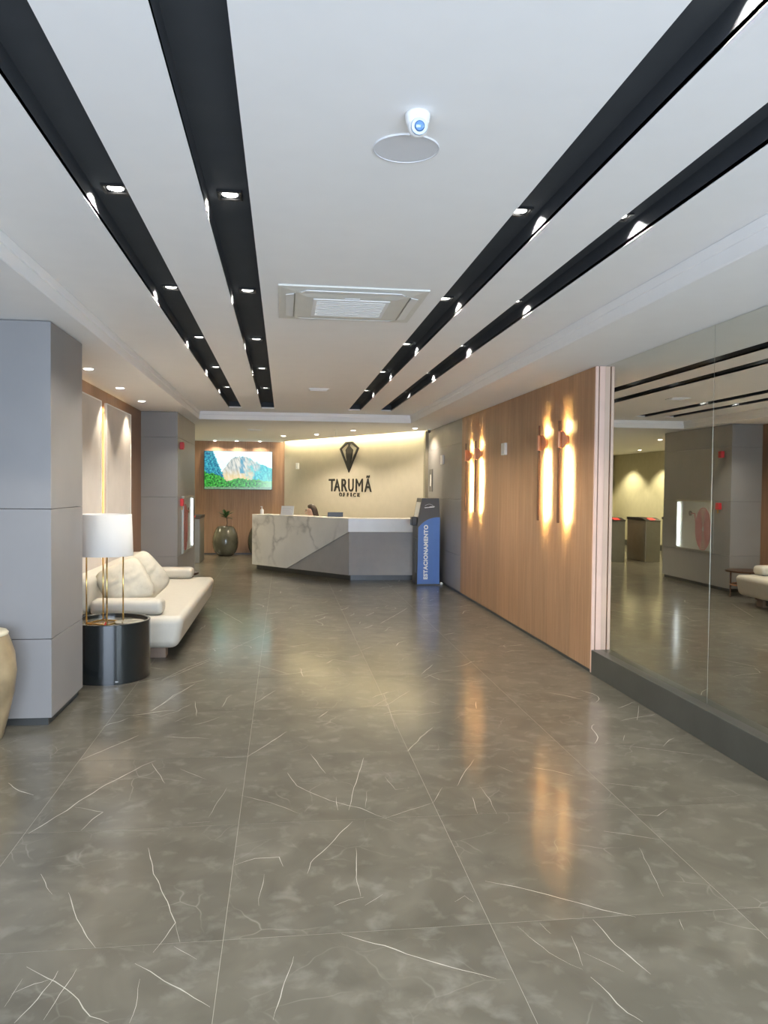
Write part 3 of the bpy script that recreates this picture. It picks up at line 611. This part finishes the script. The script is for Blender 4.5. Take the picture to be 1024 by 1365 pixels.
# ------------------------------------------------------------------ parking kiosk
ki = thing('parking_kiosk', 'blue and grey parking payment kiosk reading ESTACIONAMENTO', 'kiosk', (2.47, 13.33, 0))
kx = lambda x: x-2.47
sd = [(kx(2.277), .0), (kx(2.668), .0), (kx(2.668), 1.16), (kx(2.645), 1.49), (kx(2.35), 1.49), (kx(2.285), 1.12), (kx(2.277), 1.03)]
MB().prism(sd, .004, .52, 'y').build('body', 'kiosk_grey', ki, bevel=.006)
bl = [(kx(2.279), .02), (kx(2.666), .02), (kx(2.664), 1.165)]+[(kx(2.664-(2.664-2.29)*t), 1.165-.175*t**2.6) for t in (.15, .3, .45, .6, .72, .84, .93, 1)]
MB().prism(bl, .0, .0038, 'y').build('blue_side', 'kiosk_blue', ki)
fit_text('lettering', 'ESTACIONAMENTO', 'print_white', ki, .10, 1.035, kx(2.385), kx(2.46), lambda x, y, z: (kx(2.385)+kx(2.46)-y, -.0015-z*.1, x), .055)
MB().prism([(kx(2.40), 1.32), (kx(2.56), 1.335), (kx(2.575), 1.355), (kx(2.49), 1.35), (kx(2.47), 1.34), (kx(2.39), 1.333)], .0015, .0038, 'y').build('logo_bar', 'print_white', ki)
MB().tube([(kx(2.40+.15*t), .003, 1.36+.03*math.sin(math.pi*t)) for t in [k/10 for k in range(11)]], .003, 6).build('logo_arc', 'plate_grey', ki)
q = MB(); q.prism([(kx(2.292), 1.165), (kx(2.337), 1.42), (kx(2.332), 1.42), (kx(2.287), 1.165)], .05, .45, 'y'); q.build('screen', 'print_white', ki)
MB().box(kx(2.19), kx(2.276), .08, .26, 1.02, 1.17).build('card_terminal', 'black_plastic', ki, bevel=.008); MB().box(kx(2.262), kx(2.2765), .1, .42, .2, .8).build('front_door', 'dark_base', ki)
t = thing('floor_plug', 'small white cable plug on the floor beside the parking kiosk', 'plug', (2.705, 13.36, 0))
MB().lathe([(0, 0), (.022, 0), (.028, .02), (.022, .04), (0, .045)], 14, cap=False).build('plug', 'white_plastic', t, smooth=True); MB().tube([(.02, 0, .02), (.04, .06, .012), (.045, .2, .01)], .006, 8).build('cable', 'white_plastic', t, True)

# ------------------------------------------------------------------ boxes, plaques, small devices
def wallbox(lab, y, z, w, h, mat='off_white', dpt=.035):
    t = thing('wall_box', lab, 'wall box', (RX, y, z)); MB().box(-dpt, -.001, -w/2, w/2, -h/2, h/2).build('cover', mat, t, bevel=.005)
    MB().box(-dpt-.003, -dpt-.0002, -w*.3, w*.3, -h*.36, -h*.2).build('vent_slot', 'plate_grey', t)
wallbox('white wall box between the pairs of bar lamps on wood', 9.68, 2.16, .17, .15); wallbox('white wall box on the grey side wall above the kiosk', 13.58, 2.16, .17, .16)
t = thing('wall_plaque', 'narrow dark plaque with a white mark on the grey side wall', 'plaque', (RX, 14.69, 1.81)); MB().box(-.012, -.001, -.16, .16, -.21, .21).build('plate', 'kiosk_grey', t, bevel=.002); MB().prism([(-.03, -.11), (.05, -.11), (.05, -.06), (.03, .11), (-.03, .11), (-.05, 0)], -.0145, -.0122, 'x').build('mark', 'print_white', t)
t = thing('corner_camera', 'small dark camera where the logo wall meets the ceiling', 'camera', (2.69, 14.6, ZS))
MB().lathe([(0, 0), (.04, 0), (.035, -.02), (0, -.02)], 18, cap=False).build('mount', 'white_plastic', t); MB().lathe([(0, -.075), (.02, -.07), (.034, -.045), (.03, -.02), (0, -.02)], 18, cap=False).build('dome', 'black_plastic', t, True)
t = thing('pendant_sprinkler', 'thin sprinkler pipe hanging from the soffit above the desk', 'sprinkler', (.985, 15.2, ZS)); MB().lathe([(0, 0), (.03, 0), (.03, -.008), (0, -.008)], 14, cap=False).build('rose', 'off_white', t); MB().lathe([(0, -.008), (.006, -.008), (.006, -.14), (.016, -.145), (0, -.15)], 10, cap=False).build('pipe', 'off_white', t)
def vent(lab, x0, x1, y0, y1, z, g=None):
    t = thing('ceiling_vent', lab, 'vent', ((x0+x1)/2, (y0+y1)/2, z)); a, b = (x1-x0)/2, (y1-y0)/2
    MB().box(-a, a, -b, -b+.02, -.01, 0).box(-a, a, b-.02, b, -.01, 0).box(-a, -a+.02, -b+.02, b-.02, -.01, 0).box(a-.02, a, -b+.02, b-.02, -.01, 0).build('frame', 'white_plastic', t)
    MB().box(-a+.02, a-.02, -b+.02, b-.02, -.002, -.0005).build('backing', 'grey_panel', t)
    for k in range(4):
        yy = -b+.02+(k+.5)*(2*b-.04)/4; MB().box(-a+.02, a-.02, yy-.006, yy+.006, -.009, -.003).build('slat', 'white_plastic', t)
vent('small slatted vent in the tray ceiling beyond the air conditioner', .31, .56, 10.0, 10.22, ZT); vent('small slatted vent in the soffit before the television wall', -.70, -.42, 15.5, 15.75, ZS)
# ceiling cassette air conditioner
ac = thing('air_conditioner', 'white ceiling cassette air conditioner with square grille', 'air conditioner', (.433, 5.40, ZT))
R_ = .475; m = MB()
m.prism([(-R_, -R_), (R_, -R_), (R_, R_), (-R_, R_)], -.012, 0)
m.build('panel', 'off_white', ac, bevel=.006)
lo = [(-.455, -.455), (.455, -.455), (.455, .455), (-.455, .455)]; li = [(-.28, -.28), (.28, -.28), (.28, .28), (-.28, .28)]
vs = [(x, y, -.0125) for x, y in lo]+[(x*1.02, y*1.02, -.03) for x, y in li]; fs = [(i, (i+1) % 4, 4+(i+1) % 4, 4+i) for i in range(4)]+[(4, 5, 6, 7), (3, 2, 1, 0)]
MB().add(vs, fs).build('hood', 'off_white', ac)
gr = MB().box(-.25, .25, -.25, .25, -.036, -.0301).build('grille', 'print_white', ac, bevel=.004)
for k in range(9): MB().box(-.225, .225, -.205+k*.05, -.198+k*.05, -.039, -.0362).build('grille_bar', 'white_plastic', gr)
for k in range(4):
    m = MB().prism([(-.30, -.425), (.30, -.425), (.33, -.375), (-.33, -.375)], -.026, -.0205); m.xf(Matrix.Rotation(k*math.pi/2, 4, 'Z')); m.build('louver', 'white_plastic', ac)
    m = MB().prism([(-.34, -.372), (.34, -.372), (.34, -.366), (-.34, -.366)], -.0245, -.0205); m.xf(Matrix.Rotation(k*math.pi/2, 4, 'Z')); m.build('louver_gap', 'steel', ac)
MB().box(-.05, .05, -.285, -.275, -.034, -.0302).build('maker_plate', 'plate_grey', ac)
t = thing('cover_plate', 'round pale cover plate on the tray ceiling behind the turret camera', 'cover plate', (.438, 2.905, ZT)); MB().lathe([(0, -.004), (.115, -.004), (.12, -.001), (.12, 0), (0, 0)], 48, cap=False).build('disc', 'plate_grey', t); MB().lathe([(.117, -.006), (.121, -.006), (.122, 0), (.116, 0), (.117, -.006)], 48, cap=False).build('rim', 'plate_grey', t)
t = thing('turret_camera', 'white turret security camera on the tray ceiling', 'camera', (.436, 2.64, ZT))
MB().lathe([(0, 0), (.042, 0), (.043, -.008), (.040, -.025), (.035, -.04), (.033, -.048), (0, -.048)], 36, cap=False).build('housing', 'white_plastic', t, True)
MB().lathe([(0, .034)]+[(.034*math.sin(a), .034*math.cos(a)) for a in [k*math.pi/12 for k in range(1, 12)]]+[(0, -.034)], 28, (0, -.006, -.045), False).build('ball', 'white_plastic', t, True)
rot = Matrix.Translation((0, -.006, -.045)) @ Matrix.Rotation(math.radians(90+18), 4, 'X')
e = MB().lathe([(0, .036), (.026, .034), (.0275, .026), (0, .026)], 28, cap=False).xf(rot).build('lens_plate', 'lens_ring', t); MB().lathe([(0, .0395), (.012, .039), (.017, .0362), (0, .0361)], 24, cap=False).xf(rot).build('lens', 'lens_blue', e, True)
MB().box(-.014, .014, -.0425, -.038, -.02, -.016).build('mark', 'plate_grey', t)

# ------------------------------------------------------------------ fire hose cabinet and alarms on the second pillar
ca_ = thing('hose_cabinet', 'glass fronted fire hose cabinet with red hose on the grey pillar', 'fire cabinet', (PX, 13.25, .60)); hw, hh = .62, .90
m = MB().box(.0, .004, -hw, hw, 0, hh); m.build('back', 'cab_inside', ca_)
m = MB().box(.0042, .03, -hw, -hw+.03, 0, hh).box(.0042, .03, hw-.03, hw, 0, hh).box(.0042, .03, -hw+.03, hw-.03, 0, .03).box(.0042, .03, -hw+.03, hw-.03, hh-.03, hh); m.build('frame', 'steel', ca_, bevel=.002, seg=1)
MB().box(.025, .028, -hw+.0305, hw-.0305, .0305, hh-.0305).build('glass_door', 'glass', ca_)
MB().box(.0302, .034, hw-.115, hw-.045, .05, hh-.05).build('door_reflection', 'cab_reflection', ca_)  # glowing strip painted in as the bright reflection on the glass, no lamp
m = MB()
for k in range(10): m.tube([(.014, -.30+(.05+.022*k)*math.cos(a), .40+(.06+.034*k)*math.sin(a)) for a in [j*2*math.pi/28 for j in range(28)]], .0095, 6, True)
m.build('hose', 'hose_red', ca_, True); MB().tube([(.014, -.06, .42), (.015, -.02, .66), (.015, .1, .66)], .0095, 8).build('hose_tail', 'hose_red', ca_, True)
MB().lathe([(0, 0), (.045, 0), (.045, .018), (0, .018)], 16, cap=False).xf(Matrix.Translation((.0045, .14, .66)) @ Matrix.Rotation(math.radians(90), 4, 'Y')).build('valve', 'bronze', ca_)
t = thing('alarm_siren', 'red alarm siren high on the grey pillar', 'alarm', (PX, 12.39, 2.27)); MB().box(.001, .06, -.05, .05, -.055, .055).build('case', 'red_paint', t, bevel=.008); MB().box(.0602, .064, -.03, .03, -.03, .03).build('grille', 'hose_red', t)
t = thing('alarm_call_point', 'red alarm call point beside the hose cabinet', 'alarm', (PX, 12.45, 1.41)); MB().box(.001, .05, -.055, .055, -.06, .055).build('case', 'red_paint', t, bevel=.008); MB().box(.0502, .053, -.03, .03, -.03, .03).build('glass', 'hose_red', t); MB().box(.01, .03, .02, .035, -.12, -.0602).build('hammer', 'amber', t)

# ------------------------------------------------------------------ turnstiles in the lobby (seen in the mirror)
def turnstile(lab, x):
    t = thing('turnstile', lab, 'turnstile', (x, 17.42, 0), 0, 'steel turnstiles')
    MB().box(-.18, .18, 0, 1.0, 0, .955).build('body', 'steel', t, bevel=.006)
    MB().prism([(-.02, .957), (1.02, .957), (1.02, 1.02), (.24, 1.02), (-.02, .965)], -.19, .19, 'x').build('top_cover', 'black_plastic', t, bevel=.004)
    m = MB(); m.box(-.05, .05, .05, .17, .989, .994); m.xf(Matrix.Translation((0, 0, -.004))); 
    i = MB().add([(-.07, .03, .9772), (.07, .03, .9772), (.07, .19, 1.011), (-.07, .19, 1.011), (-.07, .03, .982), (.07, .03, .982), (.07, .19, 1.0158), (-.07, .19, 1.0158)], [(0, 3, 2, 1), (4, 5, 6, 7), (0, 1, 5, 4), (1, 2, 6, 5), (2, 3, 7, 6), (3, 0, 4, 7)]); i.build('indicator', 'red_glow', t)
    MB().box(.1802, .184, .12, .88, .1, .85).build('door', 'steel', t, bevel=.001, seg=1)
turnstile('steel turnstile pedestal with red light, nearest the television wall', -1.97); turnstile('steel turnstile pedestal with red light, middle one of three', -2.83); turnstile('steel turnstile pedestal with red light, nearest the lobby wall', -3.73)
t = thing('lobby_camera', 'small white camera on the pale lobby wall', 'camera', (LX, 18.9, 2.28)); MB().box(.001, .05, -.03, .03, -.03, .03).build('mount', 'white_plastic', t); MB().box(.05, .16, -.028, .028, -.05, .01).build('barrel', 'white_plastic', t, bevel=.008)

# ------------------------------------------------------------------ plant pots by the television wall
def pot(lab, x, y, plant):
    t = thing('plant_pot', lab, 'pot', (x, y, 0))
    MB().lathe([(0, .0), (.15, .0), (.18, .012), (.25, .09), (.295, .20), (.308, .32), (.30, .44), (.272, .55), (.23, .64), (.198, .69), (.19, .70), (.172, .70), (.165, .64), (0, .635)], 40, cap=False).build('vessel', 'pot_glaze', t, True)
    MB().lathe([(0, .655), (.16, .655), (.164, .642), (0, .641)], 24, cap=False).build('soil', 'soil', t)
    if plant:
        MB().tube([(.02, 0, .64), (.04, 0, .78), (.03, 0, .88), (.01, 0, .96)], [.012, .010, .010, .008], 8).build('stem', 'soil', t, True)
        rg = random.Random(3)
        for k in range(22):
            a = k*2.4; e = rg.uniform(-.1, 1.1); L = rg.uniform(.15, .25); dx = Vector((math.cos(a)*math.cos(e), math.sin(a)*math.cos(e), math.sin(e))); s = Vector((-math.sin(a), math.cos(a), 0)); o = Vector((.012, 0, .90+.004*k)); w = .036
            pts = [o, o+dx*L*.4+s*w, o+dx*L*.4-s*w, o+dx*L*.8+s*w*.6-Vector((0, 0, .01)), o+dx*L*.8-s*w*.6-Vector((0, 0, .01)), o+dx*L-Vector((0, 0, .03))]; up_ = Vector((0, 0, .0025))
            MB().add([p for p in pts]+[p+up_ for p in pts], [(0, 2, 1), (1, 2, 4, 3), (3, 4, 5), (6, 7, 8), (7, 9, 10, 8), (9, 11, 10), (0, 1, 7, 6), (1, 3, 9, 7), (3, 5, 11, 9), (5, 4, 10, 11), (4, 2, 8, 10), (2, 0, 6, 8)]).build('leaf', 'leaf', t)
pot('round glazed pot with a small leafy plant below the television', -1.375, 19.28, True); pot('round glazed pot half hidden behind the marble desk', -.545, 19.28, False)

# ------------------------------------------------------------------ sofa
sf = thing('sofa', 'long cream leather sofa with low arms against the alcove wall', 'sofa', (-1.5, 9.22, 0)); SX = lambda x: x+1.5; SYy = lambda y: y-9.22
def soft(name, x0, x1, y0, y1, z0, z1, bev, parent=sf, mat='leather', puff=0, seg=5):
    m = MB(); nx, ny, nz = 6, 10, 2
    bm = bmesh.new(); bmesh.ops.create_cube(bm, size=1)
    bmesh.ops.scale(bm, vec=(x1-x0, y1-y0, z1-z0), verts=bm.verts); bmesh.ops.translate(bm, vec=((x0+x1)/2, (y0+y1)/2, (z0+z1)/2), verts=bm.verts)
    me = bpy.data.meshes.new(name); bm.to_mesh(me); bm.free(); me.materials.append(MATS[mat])
    return place(name, me, parent, True, bev, seg)
o = MB().prism([(SX(-2.03), .13), (SX(-.975), .13), (SX(-.915), .435), (SX(-2.03), .435)], SYy(7.56), SYy(10.92), 'y').build('seat', 'leather', sf, True, .075, 6)
soft('backrest', SX(-2.03), SX(-1.80), SYy(7.62), SYy(10.86), .437, .78, .07)
soft('arm', SX(-1.79), SX(-1.125), SYy(7.62), SYy(7.86), .437, .58, .05); soft('arm', SX(-1.79), SX(-1.185), SYy(10.62), SYy(10.88), .437, .575, .05)
MB().box(SX(-1.95), SX(-1.12), SYy(7.80), SYy(7.95), 0, .128).build('foot', 'wood_foot', sf); MB().box(SX(-1.95), SX(-1.12), SYy(10.5), SYy(10.65), 0, .128).build('foot', 'wood_foot', sf); MB().box(SX(-1.98), SX(-1.16), SYy(7.96), SYy(10.49), .03, .128).build('plinth', 'dark_base', sf)
def cushion(lab, size, thick, mtx):
    n = 22; vs = []; fs = []
    for sd_ in (1, -1):
        for j in range(n+1):
            for i in range(n+1):
                u, v = i/n*2-1, j/n*2-1; e = max(0, (1-abs(u)**2.2))*max(0, (1-abs(v)**2.2)); mx = max(abs(u), abs(v)); q5 = (abs(u)**5+abs(v)**5)**.2; pin = (mx/q5 if q5 > 1e-6 else 1)
                h = thick*(e**.42)*.5; wr_ = .020*noise.noise(Vector((u*3+size, v*5, sd_*2)))*e+.012*noise.noise(Vector((u*9, v*9, sd_+size*7)))*e
                r_ = .014*math.sin(7*math.atan2(v+.9, u+1.0))*max(0, e)*max(0, 1-((u+.5)**2+(v+.5)**2))
                vs.append((u*size/2*pin, v*size/2*pin, sd_*(h+wr_+r_)))
    K = (n+1)**2
    for j in range(n):
        for i in range(n):
            a = j*(n+1)+i; fs.append((a, a+1, a+n+2, a+n+1)); fs.append((K+a, K+a+n+1, K+a+n+2, K+a+1))
    me = bpy.data.meshes.new('cushion'); me.from_pydata(vs, [], fs)
    bm = bmesh.new(); bm.from_mesh(me); bmesh.ops.remove_doubles(bm, verts=bm.verts, dist=.0015); bmesh.ops.recalc_face_normals(bm, faces=bm.faces); bm.to_mesh(me); bm.free()
    me.materials.append(MATS['cushion']); o = place('cushion', me, None, True); o.matrix_world = mtx
    return tag(o, lab, 'cushion', 'cream throw cushions on the sofa')
def lean(loc, tilt, yaw, spin):
    return Matrix.Translation(loc) @ Matrix.Rotation(math.radians(yaw), 4, 'Z') @ Matrix.Rotation(math.radians(90-tilt), 4, 'X') @ Matrix.Rotation(math.radians(spin), 4, 'Z')
cushion('cream cushion leaning on the near sofa arm, in front of the other', .47, .23, lean((-1.545, 8.06, .675), 16, 12, 26))
cushion('cream cushion leaning behind the other, toward the middle of the sofa', .47, .23, lean((-1.45, 8.46, .695), 16, 30, 36))
# low table past the sofa
t = thing('low_table', 'low table with dark top past the far end of the sofa', 'table', (-1.50, 11.55, 0)); MB().lathe([(0, .40), (.30, .40), (.30, .425), (0, .425)], 36, cap=False).build('top', 'bronze', t)
for a in range(3): MB().tube([(.22*math.cos(a*2.1+.3), .22*math.sin(a*2.1+.3), 0), (.22*math.cos(a*2.1+.3), .22*math.sin(a*2.1+.3), .40)], .012, 8).build('leg', 'bronze', t)
MB().tube([(.22*math.cos(a), .22*math.sin(a), .2) for a in [k*2*math.pi/24 for k in range(24)]], .012, 8, True).build('ring', 'copper', t)

# ------------------------------------------------------------------ black drum side table and brass lamp
tb = thing('side_table', 'black drum side table with a raised rim beside the grey pillar', 'side table', (-1.485, 7.06, 0)); TR = .338
MB().lathe([(0, 0), (TR-.012, 0), (TR-.012, .012), (TR, .013), (TR, .495), (TR-.004, .50), (TR-.018, .50), (TR-.022, .495), (TR-.022, .452), (0, .452)], 72, cap=False).build('drum', 'black_lacquer', tb, True).modifiers.new('es', 'EDGE_SPLIT').split_angle = math.radians(35)
MB().lathe([(0, .4525), (TR-.024, .4525), (TR-.024, .462), (0, .462)], 56, cap=False).build('tray_top', 'tray_top', tb)
MB().box(.11, .135, -.322, -.315, .022, .034).build('maker_tag', 'chrome', tb)
lp = thing('table_lamp', 'brass table lamp with white drum shade on the black side table', 'lamp', (-1.525, 7.06, .4625)); HZ = -.4625
rods = [(.15*math.cos(a), .15*math.sin(a)) for a in [math.radians(18+90*k) for k in range(4)]]
for k, (x, y) in enumerate(rods):
    MB().lathe([(0, 0), (.0065, 0), (.0065, .66), (0, .66)], 12, (x, y, .001), False).build('rod', 'brass', lp, True)
    x2, y2 = rods[(k+1) % 4]; MB().tube([(x, y, .008), (x2, y2, .008)], .0075, 8).build('base_bar', 'brass', lp); MB().tube([(x, y, .64), (0, 0, .64)], .004, 6).build('shade_arm', 'brass', lp)
MB().lathe([(0, .62), (.018, .62), (.018, .70), (0, .70)], 14, cap=False).build('socket', 'brass', lp)
MB().lathe([(.234, .59), (.222, .945), (.2195, .945), (.2315, .59), (.234, .59)], 56, cap=False).build('shade', 'shade_white', lp, True)
MB().tube([(x, y, .645) for x, y in [(.230*math.cos(a), .230*math.sin(a)) for a in [k*2*math.pi/40 for k in range(40)]]], .002, 6, True).build('shade_ring', 'brass', lp)
for k, (x, y) in enumerate(rods): MB().tube([(x, y, .645), (x*1.53, y*1.53, .645)], .003, 6).build('shade_arm', 'brass', lp)
t = thing('perfume_bottle', 'small red and amber bottle on the black side table', 'bottle', (-1.49, 6.93, .4625)); MB().lathe([(0, 0), (.013, 0), (.014, .004), (.014, .02), (.006, .027), (.006, .034), (0, .034)], 16, cap=False).build('flask', 'red_paint', t, True); MB().lathe([(0, .034), (.007, .034), (.007, .042), (0, .042)], 12, cap=False).build('cap', 'amber', t)
t = tag(MB().lathe([(0, 0), (.05, 0), (.11, .012), (.125, .022), (.122, .024), (.105, .016), (0, .008)], 36, cap=False).build('dish', 'tray_top', None, True), 'shallow grey dish on the black side table', 'dish'); t.location = (-1.31, 7.02, .4622)

# ------------------------------------------------------------------ large urn in the near corner
ur = thing('floor_urn', 'tall brown ceramic urn in front of the grey pillar', 'urn', (-1.935, 5.36, 0))
MB().lathe([(0, 0), (.125, 0), (.135, .02), (.165, .14), (.20, .30), (.216, .44), (.206, .56), (.178, .65), (.165, .682)], 48, cap=False).build('vessel', 'urn_glaze', ur, True)
MB().lathe([(.165, .6825), (.169, .695), (.158, .708), (.06, .712), (.045, .705), (.045, .67), (0, .668)], 48, cap=False).build('rim', 'urn_rim', ur, True)
